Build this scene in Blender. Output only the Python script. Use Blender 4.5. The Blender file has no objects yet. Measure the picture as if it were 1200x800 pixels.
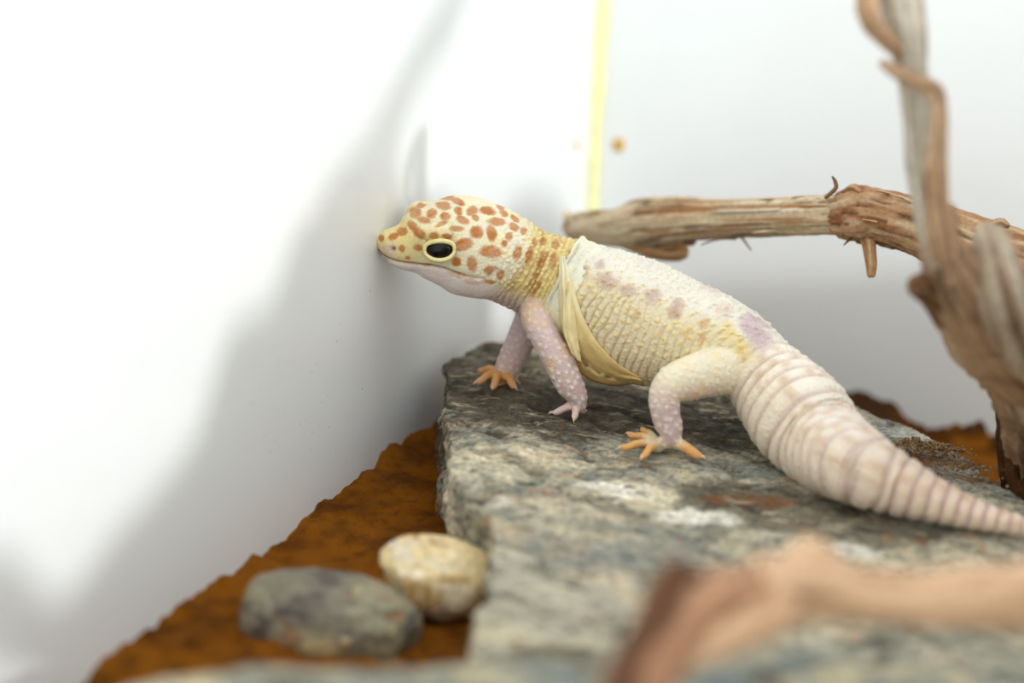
import bpy, bmesh, math, random
import numpy as np
from mathutils import Vector, Matrix
random.seed(7); RNG = np.random.default_rng(11)
scene = bpy.context.scene
COL = scene.collection
CM = 0.01                                   # all shapes are laid out in centimetres

# ------------------------------------------------------------------ camera
PITCH, ROLL, CAM_H, FPX = math.radians(15), math.radians(5), 16.4, 2000.0
Fv = np.array([0, math.cos(PITCH), -math.sin(PITCH)])
_r0 = np.array([1., 0, 0]); _u0 = np.cross(_r0, Fv)
Uv = _u0*math.cos(ROLL) - _r0*math.sin(ROLL)
Rv = _r0*math.cos(ROLL) + _u0*math.sin(ROLL)
CAM = np.array([0, 0, CAM_H])
cd = bpy.data.cameras.new('camera'); cam = bpy.data.objects.new('camera', cd); COL.objects.link(cam)
M3 = Matrix(((Rv[0], Uv[0], -Fv[0]), (Rv[1], Uv[1], -Fv[1]), (Rv[2], Uv[2], -Fv[2])))
cam.matrix_world = Matrix.Translation(Vector(CAM*CM)) @ M3.to_4x4()
cd.sensor_width = 36; cd.lens = 60; cd.clip_start = 0.01; cd.clip_end = 20
cd.dof.use_dof = True; cd.dof.focus_distance = 0.465; cd.dof.aperture_fstop = 5.6; cd.dof.aperture_blades = 0
scene.camera = cam

# ------------------------------------------------------------------ light
world = bpy.data.worlds.new('world'); scene.world = world; world.use_nodes = True
wb = world.node_tree.nodes['Background']
wb.inputs['Color'].default_value = (0.94, 0.975, 1.0, 1); wb.inputs['Strength'].default_value = 1.6
SUN_D = np.array([-0.60, 0.70, -0.38]); SUN_D = SUN_D/np.linalg.norm(SUN_D)
sl = bpy.data.lights.new('sun', 'SUN'); sl.energy = 2.0; sl.angle = math.radians(2.0); sl.color = (0.97, 0.99, 1.0)
so = bpy.data.objects.new('sun', sl); COL.objects.link(so)
so.rotation_euler = Vector(SUN_D).to_track_quat('-Z', 'Y').to_euler(); so.location = (0.6, -0.6, 0.6)
vs = scene.view_settings
vs.view_transform = 'Standard'; vs.look = 'None'; vs.exposure = 0.0; vs.gamma = 1; vs.use_curve_mapping = False

# ------------------------------------------------------------------ helpers
def P(x, y, d):
    return CAM + d*(Fv + Rv*(x-600)/FPX + Uv*(400-y)/FPX)
def ray(x, y): return Fv + Rv*(x-600)/FPX + Uv*(400-y)/FPX
def onz(x, y, z=0.0):
    r = ray(x, y); return CAM + r*((z-CAM_H)/r[2])
def project(p):
    v = p - CAM; d = v@Fv
    return np.stack([600+FPX*(v@Rv)/d, 400-FPX*(v@Uv)/d, d], -1)
def lin(c):
    c = np.asarray(c, float)/255
    return np.where(c <= 0.04045, c/12.92, ((c+0.055)/1.055)**2.4)
def sm(a, b, x):
    t = np.clip((x-a)/(b-a), 0, 1); return t*t*(3-2*t)
def mixc(c, d, f):
    f = np.asarray(f)[..., None]; return c*(1-f) + d*f

_P = RNG.permutation(256); _P = np.concatenate([_P, _P, _P]); _V = RNG.random(256)*2-1
def vnoise(p):
    p = np.asarray(p, float); i = np.floor(p).astype(int); f = p-i; f = f*f*f*(f*(f*6-15)+10); i &= 255
    def h(dx, dy, dz): return _V[_P[_P[_P[(i[:, 0]+dx) & 255] + ((i[:, 1]+dy) & 255)] + ((i[:, 2]+dz) & 255)]]
    x, y, z = f[:, 0], f[:, 1], f[:, 2]
    a = h(0,0,0)*(1-x)+h(1,0,0)*x; b = h(0,1,0)*(1-x)+h(1,1,0)*x
    c = h(0,0,1)*(1-x)+h(1,0,1)*x; d = h(0,1,1)*(1-x)+h(1,1,1)*x
    return (a*(1-y)+b*y)*(1-z)+(c*(1-y)+d*y)*z
def fbm(p, s=1.0, o=4, off=0.0, g=0.5):
    p = np.asarray(p)*s + off; r = 0; a = 1; t = 0
    for k in range(o):
        r = r + a*vnoise(p); t += a; p = p*2.03 + 17.3; a *= g
    return r/t

def obj(name, me, mat=None, parent=None, base=None, label=None, cat=None, group=None, kind=None):
    o = bpy.data.objects.new(name, me); COL.objects.link(o)
    if mat: me.materials.append(mat)
    if parent: o.parent = parent
    if label: o['label'] = label
    if cat: o['category'] = cat
    if group: o['group'] = group
    if kind: o['kind'] = kind
    return o
def empty(name, base, label, cat, group=None):
    o = bpy.data.objects.new(name, None); COL.objects.link(o); o.empty_display_size = 0.01
    o.location = Vector(np.asarray(base)*CM); o['label'] = label; o['category'] = cat
    if group: o['group'] = group
    o['_base'] = [float(b) for b in base]
    return o
def mesh(name, V, F, cols=None, base=(0, 0, 0), smooth=True):
    me = bpy.data.meshes.new(name)
    V = (np.asarray(V, float)-np.asarray(base))*CM
    me.from_pydata(V.tolist(), [], [list(map(int, f)) for f in F] if not isinstance(F, np.ndarray) else F.tolist())
    me.update()
    if smooth: me.shade_smooth()
    if cols is not None: setcol(me, cols)
    return me
def setcol(me, cols):
    a = me.color_attributes.new('Col', 'FLOAT_COLOR', 'POINT')
    c = np.ones((len(me.vertices), 4), np.float32); c[:, :3] = cols
    a.data.foreach_set('color', c.ravel())
def getv(me):
    v = np.empty(len(me.vertices)*3); me.vertices.foreach_get('co', v); return v.reshape(-1, 3)
def getn(me):
    v = np.empty(len(me.vertices)*3); me.vertex_normals.foreach_get('vector', v); return v.reshape(-1, 3)
def setv(me, v): me.vertices.foreach_set('co', np.ascontiguousarray(v, dtype=float).ravel()); me.update()
def remesh(V, F, vox, smooth_it=0):
    """fuse overlapping closed shells into one continuous surface (centimetres in, centimetres out)"""
    me = bpy.data.meshes.new('tmp'); me.from_pydata(np.asarray(V).tolist(), [], [list(map(int, f)) for f in F]); me.update()
    o = bpy.data.objects.new('tmp', me); COL.objects.link(o)
    m = o.modifiers.new('r', 'REMESH'); m.mode = 'VOXEL'; m.voxel_size = vox; m.use_smooth_shade = True
    if smooth_it:
        s = o.modifiers.new('s', 'SMOOTH'); s.factor = 0.5; s.iterations = smooth_it
    dg = bpy.context.evaluated_depsgraph_get()
    out = bpy.data.meshes.new_from_object(o.evaluated_get(dg))
    bpy.data.objects.remove(o); bpy.data.meshes.remove(me)
    return out
def crspline(pts, n):
    """Catmull-Rom through rows of pts, n samples"""
    pts = np.asarray(pts, float); m = len(pts)
    q = np.vstack([2*pts[0]-pts[1], pts, 2*pts[-1]-pts[-2]])
    t = np.linspace(0, m-1-1e-9, n); i = t.astype(int); f = (t-i)[:, None]
    a, b, c, d = q[i], q[i+1], q[i+2], q[i+3]
    return 0.5*((2*b)+(-a+c)*f+(2*a-5*b+4*c-d)*f*f+(-a+3*b-3*c+d)*f**3), t
class Shell:
    def __init__(s): s.V = []; s.F = []
    def add(s, V, F):
        k = len(s.V); s.V.extend(np.asarray(V).tolist()); s.F.extend([[i+k for i in f] for f in F])
def ringloft(rings):
    """rings: (n, m, 3) closed rings; pole caps"""
    n, m, _ = rings.shape
    V = np.vstack([rings.reshape(-1, 3), rings[0].mean(0)[None], rings[-1].mean(0)[None]])
    F = []
    for i in range(n-1):
        for j in range(m):
            k = (j+1) % m
            F.append([i*m+j, i*m+k, (i+1)*m+k, (i+1)*m+j])
    for j in range(m):
        k = (j+1) % m
        F.append([n*m, k, j]); F.append([n*m+1, (n-1)*m+j, (n-1)*m+k])
    return V, F
def tube(pts, n=40, m=20, flat=1.0):
    """pts rows: x,y,z,r -> smooth tapered tube, rounded ends. returns V,F,(t, angle)"""
    S, t = crspline(pts, n); C = S[:, :3]; r = np.maximum(S[:, 3], 0.004)
    T = np.gradient(C, axis=0); T /= np.linalg.norm(T, axis=1)[:, None]
    up = np.array([0.13, 0.2, 1.0]); up = up - T[0]*(up@T[0]); up /= np.linalg.norm(up)
    rings = []; a = np.linspace(0, 2*np.pi, m, endpoint=False)
    for i in range(n):
        up = up - T[i]*(up@T[i]); up /= np.linalg.norm(up); s = np.cross(T[i], up)
        rings.append(C[i] + r[i]*(np.cos(a)[:, None]*s + flat*np.sin(a)[:, None]*up))
    # rounded ends
    def cap(i, sg):
        out = []
        for q in (0.45, 0.75, 0.93):
            out.append(C[i] + sg*T[i]*r[i]*q*0.7 + (rings[i]-C[i])*math.sqrt(1-q*q))
        return out
    R = cap(0, -1)[::-1] + rings + cap(n-1, 1)
    V, F = ringloft(np.array(R))
    N = len(R)
    tt = np.concatenate([np.repeat(np.concatenate([[0]*3, t, [t[-1]]*3]), m), [0, t[-1]]])
    aa = np.concatenate([np.tile(a, N), [0, 0]])
    CC = np.vstack([np.repeat(np.vstack([C[:1]]*3+[C]+[C[-1:]]*3), m, 0), C[:1], C[-1:]])
    return V, F, tt, aa, CC

# ------------------------------------------------------------------ materials
def newmat(name):
    m = bpy.data.materials.new(name); m.use_nodes = True
    nt = m.node_tree; return m, nt, nt.nodes['Principled BSDF']
def nd(nt, t, **kw):
    n = nt.nodes.new(t)
    for k, v in kw.items():
        if k in n.inputs: n.inputs[k].default_value = v
        else: setattr(n, k, v)
    return n
def coords(nt):
    tc = nd(nt, 'ShaderNodeTexCoord'); mp = nd(nt, 'ShaderNodeMapping'); mp.inputs['Scale'].default_value = (100, 100, 100)
    nt.links.new(tc.outputs['Object'], mp.inputs['Vector']); return mp.outputs[0]
def bump(nt, h, strength, dist, prev=None):
    b = nd(nt, 'ShaderNodeBump'); b.inputs['Strength'].default_value = strength; b.inputs['Distance'].default_value = dist*CM
    nt.links.new(h, b.inputs['Height'])
    if prev: nt.links.new(prev, b.inputs['Normal'])
    return b.outputs[0]
def colmat(name, rough=0.8, nscale=6.0, namp=0.25, bumps=((14, 0.5, 0.05),), spec=0.35, sss=0.0, coat=0.0, speck=None):
    """vertex colour carries the surface's own pattern; noise gives grain and relief"""
    m, nt, b = newmat(name); L = nt.links.new
    a = nd(nt, 'ShaderNodeVertexColor', layer_name='Col'); co = coords(nt)
    n = nd(nt, 'ShaderNodeTexNoise', Scale=nscale, Detail=6.0, Roughness=0.65); L(co, n.inputs['Vector'])
    mr = nd(nt, 'ShaderNodeMapRange'); mr.inputs[1].default_value = 0.3; mr.inputs[2].default_value = 0.7
    mr.inputs[3].default_value = 1-namp; mr.inputs[4].default_value = 1+namp; L(n.outputs[0], mr.inputs[0])
    mu = nd(nt, 'ShaderNodeVectorMath', operation='SCALE'); L(a.outputs[0], mu.inputs[0]); L(mr.outputs[0], mu.inputs['Scale'])
    out = mu.outputs[0]
    if speck:
      for c, sc, th, wd, amt, st in speck:
        mp = nd(nt, 'ShaderNodeMapping'); mp.inputs['Scale'].default_value = st; mp.inputs['Rotation'].default_value = (0, 0, 0.25); mp.inputs['Location'].default_value = (sc, th*9, 0); L(co, mp.inputs['Vector'])
        v = nd(nt, 'ShaderNodeTexNoise', Scale=sc, Detail=8.0, Roughness=0.68); L(mp.outputs[0], v.inputs['Vector'])
        r = nd(nt, 'ShaderNodeMapRange'); r.inputs[1].default_value = th; r.inputs[2].default_value = th+wd; r.inputs[4].default_value = amt; L(v.outputs[0], r.inputs[0])
        mx = nd(nt, 'ShaderNodeMix', data_type='RGBA'); L(r.outputs[0], mx.inputs[0]); L(out, mx.inputs[6]); mx.inputs[7].default_value = (*lin(c), 1)
        out = mx.outputs[2]
    L(out, b.inputs['Base Color'])
    prev = None
    for sc, st, di in bumps:
        bn = nd(nt, 'ShaderNodeTexNoise', Scale=sc, Detail=5.0, Roughness=0.6); L(co, bn.inputs['Vector'])
        prev = bump(nt, bn.outputs[0], st, di, prev)
    if prev: L(prev, b.inputs['Normal'])
    b.inputs['Roughness'].default_value = rough; b.inputs['Specular IOR Level'].default_value = spec
    if sss:
        b.inputs['Subsurface Weight'].default_value = sss; b.inputs['Subsurface Radius'].default_value = (1.0, 0.55, 0.35)
        b.inputs['Subsurface Scale'].default_value = 0.0015
    b.inputs['Coat Weight'].default_value = coat
    return m
def plain(name, rgb, rough=0.5, spec=0.5, sss=0.0, alpha=None, nscale=0, namp=0.0, bumps=(), coat=0.0):
    m, nt, b = newmat(name); L = nt.links.new
    co = coords(nt)
    if nscale:
        n = nd(nt, 'ShaderNodeTexNoise', Scale=nscale, Detail=5.0); L(co, n.inputs['Vector'])
        cr = nd(nt, 'ShaderNodeValToRGB'); L(n.outputs[0], cr.inputs[0])
        c = lin(rgb); cr.color_ramp.elements[0].position = 0.3; cr.color_ramp.elements[1].position = 0.7
        cr.color_ramp.elements[0].color = (*np.clip(c*(1-namp), 0, 1), 1); cr.color_ramp.elements[1].color = (*np.clip(c*(1+namp), 0, 1), 1)
        L(cr.outputs[0], b.inputs['Base Color'])
    else: b.inputs['Base Color'].default_value = (*lin(rgb), 1)
    prev = None
    for sc, st, di in bumps:
        bn = nd(nt, 'ShaderNodeTexNoise', Scale=sc, Detail=5.0); L(co, bn.inputs['Vector']); prev = bump(nt, bn.outputs[0], st, di, prev)
    if prev: L(prev, b.inputs['Normal'])
    b.inputs['Roughness'].default_value = rough; b.inputs['Specular IOR Level'].default_value = spec; b.inputs['Coat Weight'].default_value = coat
    if sss:
        b.inputs['Subsurface Weight'].default_value = sss; b.inputs['Subsurface Radius'].default_value = (1, .6, .4); b.inputs['Subsurface Scale'].default_value = 0.002
    return m
MAT = {}
MAT['wall'] = plain('white_board', (234, 237, 236), 0.22, 0.4, nscale=0.25, namp=0.015, bumps=((1.2, 0.05, 0.02),))
MAT['seal'] = plain('yellow_sealant', (236, 234, 172), 0.5, nscale=2, namp=0.06)
MAT['dab'] = plain('amber_dab', (206, 160, 60), 0.5, nscale=8, namp=0.3)
MAT['sand'] = colmat('orange_sand', 0.95, 28, 0.30, ((30, 1.0, 0.09), (9, 0.8, 0.14)), spec=0.15, speck=(((64, 34, 6), 9, 0.58, 0.08, 0.7, (1, 1, 1)), ((184, 126, 48), 26, 0.62, 0.05, 0.6, (1, 1, 1)), ((50, 26, 6), 30, 0.62, 0.05, 0.7, (1, 1, 1))))
MAT['stone'] = colmat('grey_schist', 0.8, 7, 0.5, ((5, 0.45, 0.08), (16, 0.6, 0.05), (40, 0.4, 0.02)), spec=0.25, speck=(((206, 194, 164), 1.6, 0.56, 0.10, 0.75, (.6, 1.5, 1.5)), ((62, 58, 48), 2.2, 0.54, 0.10, 0.8, (.6, 1.7, 1.7)), ((44, 40, 34), 7, 0.60, 0.06, 0.7, (.7, 1.4, 1.4)), ((150, 96, 50), 3.0, 0.67, 0.05, 0.7, (.8, 1.2, 1))))
MAT['pebble'] = colmat('pebble_stone', 0.6, 6, 0.3, ((4, 0.3, 0.06), (14, 0.4, 0.04)), spec=0.4)
MAT['wood'] = colmat('driftwood', 0.9, 7, 0.22, ((7, 0.5, 0.08), (22, 0.6, 0.05)), spec=0.15)
MAT['skin'] = colmat('gecko_skin', 0.55, 18, 0.10, ((26, 0.3, 0.02),), spec=0.35, sss=0.2)
_nt = MAT['skin'].node_tree; _b = _nt.nodes['Principled BSDF']
_v = nd(_nt, 'ShaderNodeTexVoronoi', Scale=13.0); _nt.links.new(coords(_nt), _v.inputs['Vector'])
_m = nd(_nt, 'ShaderNodeMath', operation='MULTIPLY'); _m.inputs[1].default_value = -1.0; _nt.links.new(_v.outputs['Distance'], _m.inputs[0])
_nt.links.new(bump(_nt, _m.outputs[0], 0.5, 0.035, _b.inputs['Normal'].links[0].from_socket), _b.inputs['Normal'])
MAT['shed'] = colmat('shed_skin', 0.45, 5, 0.08, ((5, 0.5, 0.06),), spec=0.5, sss=0.3)
MAT['eye'] = plain('eye_dark', (14, 9, 8), 0.14, 0.2, coat=0.08, nscale=6, namp=0.5)
MAT['lid'] = plain('eyelid_cream', (240, 226, 158), 0.5, sss=0.2, nscale=10, namp=0.06)
MAT['dark'] = plain('nostril_dark', (60, 34, 40), 0.6, nscale=10, namp=0.2)
MAT['claw'] = plain('claw', (226, 196, 158), 0.35, nscale=8, namp=0.1)

# ------------------------------------------------------------------ the enclosure
FLOOR = -1.9
CORNER = np.array([3.0, 65.6]); LD = np.array([-0.297, -0.955]); LD /= np.linalg.norm(LD)      # left wall runs this way from the corner
LEAN = math.tan(math.radians(3.1))                     # the left board leans outwards a little
LA = np.array([-2.2, 50.3]); CORNER = LA - LD*((66.4-50.3)/-LD[1])
RD = np.array([1.0, -0.58]); RD /= np.linalg.norm(RD)
NL = np.array([-LD[1], LD[0]]); NL = NL if NL[0] > 0 else -NL
NR = np.array([RD[1], -RD[0]]); NR = NR if NR[1] < 0 else -NR
KC = -LEAN/(RD@NL)                          # the corner edge follows both boards
def corner(z): return CORNER+RD*KC*z
def wall(name, D, length, height, th, inner, lean, label):
    """upright board; inner = unit vector towards the inside"""
    nx = int(length/2.0); V = []; F = []; inner = np.asarray(inner)
    for k in range(nx+1):
        for q in (0, 1):
            for z in (FLOOR, height):
                V.append((*(corner(z)+D*(length*k/nx-(0.6 if k == 0 and q else 0))-inner*th*q), z))
    for k in range(nx):
        a = 4*k; b = a+4
        F += [[a, b, b+1, a+1], [a+2, a+3, b+3, b+2], [a+1, b+1, b+3, a+3], [a, a+2, b+2, b]]
    F += [[0, 1, 3, 2], [4*nx, 4*nx+2, 4*nx+3, 4*nx+1]]
    return obj(name, mesh(name, V, F, smooth=False), MAT['wall'], kind='structure', label=label)
wall('wall_left', LD, 78, 34, 0.6, NL, LEAN, 'glossy white board wall the gecko leans its snout on')
wall('wall_back', RD, 62, 34, 0.6, NR, 0, 'white board wall behind the horizontal branch')
def on_wall(x, y, side):
    N3 = np.array([*NL, LEAN]) if side == 'L' else np.array([*NR, 0.0])
    r = ray(x, y); t = ((np.array([*CORNER, 0])-CAM)@N3)/(r@N3); return CAM+r*t
V = [(*(CORNER-NL*0.6-NR*.6), 0), (*(CORNER+LD*78), 0), (55, -14, 0), (*(CORNER+RD*62), 0)]
fl = obj('floor', mesh('floor', [(*v[:2], z) for z in (FLOOR, FLOOR-0.6) for v in V],
     [[0, 1, 2, 3], [7, 6, 5, 4], [0, 4, 5, 1], [1, 5, 6, 2], [2, 6, 7, 3], [3, 7, 4, 0]], smooth=False), MAT['wall'], kind='structure', label='white base board under the sand')
# corner seal
cin = (NL+NR)/np.linalg.norm(NL+NR)
V, F = [], []
zs = np.linspace(FLOOR, 33.5, 90)
for i, z in enumerate(zs):
    w = 0.42 + 0.04*math.sin(z*0.7) + 0.03*math.sin(z*2.3)
    CZ = corner(z); pts = [CZ-cin*0.1, CZ+LD*w, CZ+LD*w*0.45+RD*w*0.45+cin*0.02, CZ+RD*w]
    V += [(*p, z) for p in pts]
for i in range(len(zs)-1):
    for j in range(4):
        k = (j+1) % 4; F.append([4*i+j, 4*i+k, 4*i+4+k, 4*i+4+j])
F += [[3, 2, 1, 0], [4*len(zs)-4+j for j in range(4)]]
o = obj('trim_1', mesh('trim_1', V, F), MAT['seal'], kind='structure', label='yellow sealant bead down the corner between the white walls')

SLAB_Z = 2.5
def pxz(lst, z): return np.array([onz(x, y, z) for x, y in lst])
# outline of the slab's level top, walked round
back = [(521, 438), (527, 420), (541, 406), (575, 397), (640, 395), (760, 420), (900, 447), (1000, 468), (1060, 489), (1120, 520), (1172, 556), (1260, 610)]
left = [(520, 470), (524, 505), (530, 545), (548, 575), (574, 603), (583, 640), (570, 690), (556, 735), (548, 770)]
SLAB_OL = list(pxz(left[::-1], SLAB_Z)) + list(pxz(back, SLAB_Z)) + [np.array([16.5, 31.5, 0]), np.array([8, 30.6, 0]), np.array([1, 30.2, 0])]
fo = pxz([(96, 812), (150, 790), (230, 776), (330, 772), (440, 770), (520, 764), (600, 755)], 3.4)
FRONT_OL = list(fo) + [np.array([4, 29.0, 0]), np.array([9, 29.0, 0]), np.array([15, 28.5, 0]), np.array([17, 22, 0]), np.array([8, 17, 0]), np.array([-4, 17, 0]), np.array([-8.0, 22, 0])]
# sand bed ------------------------------------------------------------
gx = np.arange(-13, 26, 0.125); gy = np.arange(14, 67, 0.125)
X, Y = np.meshgrid(gx, gy, indexing='ij')
p3 = np.stack([X.ravel(), Y.ravel(), 0*X.ravel()], 1)
dl = (p3[:, :2]-CORNER)@NL; dr = (p3[:, :2]-CORNER)@NR                    # distance to the walls
Z = 0.22*fbm(p3, 0.35, 3) + 0.16*fbm(p3, 1.3, 4, 5) + 0.11*fbm(p3, 3.6, 3, 9)
Z += 0.25*np.exp(-np.clip(dl, 0, 9)/0.8)*(0.6+1.2*fbm(p3, 0.9, 3, 40)) + 0.35*np.exp(-np.clip(dr, 0, 9)/1.6)*(0.7+fbm(p3, 1.1, 3, 60))
Z -= 1.35*sm(5, 9, p3[:, 0]+0.15*(p3[:, 1]-50))*sm(42, 50, p3[:, 1])
keep = (dl > -0.15) & (dr > -0.15)
def inside(pts, poly):
    r = np.zeros(len(pts), bool); j = len(poly)-1
    for i in range(len(poly)):
        xi, yi, xj, yj = poly[i][0], poly[i][1], poly[j][0], poly[j][1]
        r ^= ((yi > pts[:, 1]) != (yj > pts[:, 1])) & (pts[:, 0] < (xj-xi)*(pts[:, 1]-yi)/(yj-yi+1e-12)+xi); j = i
    return r
def shrink(poly, k):
    c = np.mean([p[:2] for p in poly], 0); return [c+(p[:2]-c)*(1-k/np.linalg.norm(p[:2]-c)) for p in poly]
for poly in (SLAB_OL, FRONT_OL): keep &= ~inside(p3[:, :2], shrink(poly, 0.9))
idx = -np.ones(X.size, int); idx[keep] = np.arange(keep.sum())
I = np.arange(X.size).reshape(X.shape)
q = np.stack([I[:-1, :-1], I[1:, :-1], I[1:, 1:], I[:-1, 1:]], -1).reshape(-1, 4)
q = q[keep[q].all(1)]
cs = mixc(np.tile(lin((164, 96, 6)), (X.size, 1)), lin((124, 68, 4)), sm(-0.1, 0.5, fbm(p3, 0.8, 4, 3)))
cs = mixc(cs, lin((160, 98, 20)), sm(0.1, 0.5, fbm(p3, 2.2, 3, 33))*0.6)
cs = mixc(cs, lin((74, 40, 4)), sm(-0.1, 0.5, fbm(p3, 3.0, 3, 93))*0.5)
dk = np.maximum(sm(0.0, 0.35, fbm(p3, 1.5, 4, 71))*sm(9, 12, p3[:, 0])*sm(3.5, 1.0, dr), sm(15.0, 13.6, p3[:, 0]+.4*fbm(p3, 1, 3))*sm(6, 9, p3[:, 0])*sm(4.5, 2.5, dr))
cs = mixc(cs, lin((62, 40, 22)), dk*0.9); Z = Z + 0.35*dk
sandV = np.stack([X.ravel(), Y.ravel(), Z], 1)
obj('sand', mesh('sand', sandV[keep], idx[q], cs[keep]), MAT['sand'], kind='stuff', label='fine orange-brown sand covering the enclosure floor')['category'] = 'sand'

# ------------------------------------------------------------------ stones
SLAB_Z = 2.5
def extrude(outline, z0, z1):
    n = len(outline); V = [(*p[:2], z0) for p in outline] + [(*p[:2], z1) for p in outline]
    F = [list(range(n-1, -1, -1)), list(range(n, 2*n))] + [[i, (i+1) % n, n+(i+1) % n, n+i] for i in range(n)]
    return V, F
def pxz(lst, z): return np.array([onz(x, y, z) for x, y in lst])
def spotmask(v, spots, z=None):
    """elliptical blotches at pixel-measured places of a level surface: (x, y, rx cm, ry cm, weight)"""
    m = np.zeros(len(v))
    for x, y, rx, ry, w in spots:
        c = onz(x, y, SLAB_Z if z is None else z)
        d = ((v[:, 0]-c[0])/rx)**2 + ((v[:, 1]-c[1])/ry)**2
        d = d + 1.0*fbm(v, 1.3, 5, x*0.013, .7) + 0.5*fbm(v, 5, 3, x*.02)
        m = np.maximum(m, w*sm(1.25, 0.55, d))
    return m
sV, sF = extrude(SLAB_OL, FLOOR, SLAB_Z-0.12)
sme = remesh(sV, sF, 0.085, 6)
v = getv(sme); n = getn(sme)
side = 1-np.abs(n[:, 2])
d = 0.10*fbm(v, 0.45, 3, 2)
pl = v*np.array([1.0, 1.0, 3.0]); rot = v@np.array([[.8, .6, 0], [-.6, .8, 0], [0, 0, 2.5]])
fl_ = fbm(rot*np.array([0.5, 1.5, 1]), 0.9, 5, 8)
terr = np.floor(fl_*5+0.5*fbm(v, 2, 3))/5; frac = fl_*5-np.floor(fl_*5)
d += 0.16*(0.65*terr + 0.35*fl_) + 0.05*fbm(v, 4.5, 4, 12)
d -= 0.10*sm(0.12, 0.0, np.abs(fbm(rot*np.array([0.35, 1.3, 1]), 0.8, 3, 77)))          # thin cracks along the cleavage
d += side*(0.28*fbm(v*np.array([.5, .5, 1.6]), 1.1, 4, 21))
# keep the top near its level under the feet
v2 = v + n*d[:, None]
setv(sme, v2)
c = np.tile(lin((174, 168, 146)), (len(v), 1))
c = mixc(c, lin((112, 114, 104)), sm(-0.12, 0.22, fbm(rot, 0.8, 6, 4, .75))*0.8)
c = mixc(c, lin((72, 68, 58)), sm(0.05, 0.4, fbm(rot, 1.5, 6, 34, .75))*0.6)
c = mixc(c, lin((206, 168, 132)), sm(0.08, 0.35, fbm(v, 1.0, 5, 66, .7))*0.5)
c = mixc(c, lin((130, 134, 126)), sm(0.0, 0.4, fbm(v, 0.9, 5, 14, .7))*0.6)
c = mixc(c, lin((196, 184, 152)), sm(0.02, 0.40, fbm(v, 1.3, 6, 24, .7))*0.75)
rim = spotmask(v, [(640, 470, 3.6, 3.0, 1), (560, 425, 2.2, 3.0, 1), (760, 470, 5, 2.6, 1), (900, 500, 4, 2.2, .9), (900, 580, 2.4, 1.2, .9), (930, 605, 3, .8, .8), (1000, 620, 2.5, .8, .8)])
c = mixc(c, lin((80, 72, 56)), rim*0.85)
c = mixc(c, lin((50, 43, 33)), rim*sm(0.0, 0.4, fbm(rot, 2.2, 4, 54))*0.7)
cream = spotmask(v, [(565, 540, 1.3, 1.2, 1), (625, 530, 1.5, .8, .9), (740, 570, 1.1, .9, 1), (690, 590, 1.6, .7, .7), (600, 640, 1.2, .8, .7), (650, 600, 1.0, .7, .6), (600, 740, 1.0, 1.0, .7), (700, 690, 1.2, 1.2, .6), (640, 780, 2.5, .7, .7), (1000, 650, 1.6, .5, .7), (1120, 640, 1.2, .6, .5), (590, 700, 1.5, 2, .6), (700, 740, 3, 1.2, .5)])
brk = .45+.55*sm(-.22, .15, fbm(rot, 2.2, 6, 46, .8))
c = mixc(c, lin((226, 212, 180)), cream*0.9*brk)
white = spotmask(v, [(735, 568, .8, .55, 1), (820, 598, 1.0, .5, 1), (700, 560, .5, .4, .8), (585, 580, .4, .3, .9), (592, 650, .4, .35, .9), (1060, 500, 1.5, .6, .4), (980, 640, 1.0, .35, .8)])
c = mixc(c, lin((236, 230, 214)), white*0.95*brk)
c = mixc(c, lin((40, 38, 36)), spotmask(v, [(738, 563, .11, .11, 1), (735, 590, .2, .07, .7), (670, 650, .5, .12, .7), (560, 500, .2, .08, .6)])*.9)
teal = spotmask(v, [(690, 640, 2.2, 1.0, .8), (780, 640, 1.5, 1, .7), (640, 690, 1.8, 1.5, .5), (1080, 500, 2, 1.2, .7), (1140, 550, 2, 1.2, .7), (840, 540, 1.5, .8, .5)])
c = mixc(c, lin((130, 136, 130)), teal*0.6)
rust = spotmask(v, [(885, 582, 1.3, .33, 1), (845, 578, .6, .25, .9), (1095, 532, 1.2, .5, 1), (1140, 552, .9, .3, .8), (600, 440, .8, .4, .35), (760, 535, .8, .2, .5), (960, 640, .5, .2, .5)])
c = mixc(c, lin((128, 82, 48)), rust*(0.45+0.55*sm(-.2, .2, fbm(v, 4, 4, 3, .7))))
c = mixc(c, lin((168, 104, 40)), sm(0.42, 0.55, fbm(v, 3.2, 3, 91))*0.6)
c = mixc(c, lin((56, 52, 46)), sm(0.10, 0.02, np.abs(fbm(rot*np.array([0.35, 1.3, 1]), 0.8, 3, 77)))*0.5)
# sand dust low on the sides
c = mixc(c, lin((120, 78, 34)), sm(0.7, 0.1, v[:, 2])*0.8)
base = np.array([6, 41, FLOOR])
setv(sme, (getv(sme)-base)*CM); setcol(sme, c); sme.shade_smooth(); sme.name = 'flat_rock'
o = obj('flat_rock', sme, MAT['stone'], label='large flat grey rock slab with cream and rust patches under the gecko', cat='rock'); o.location = Vector(base*CM)

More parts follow.
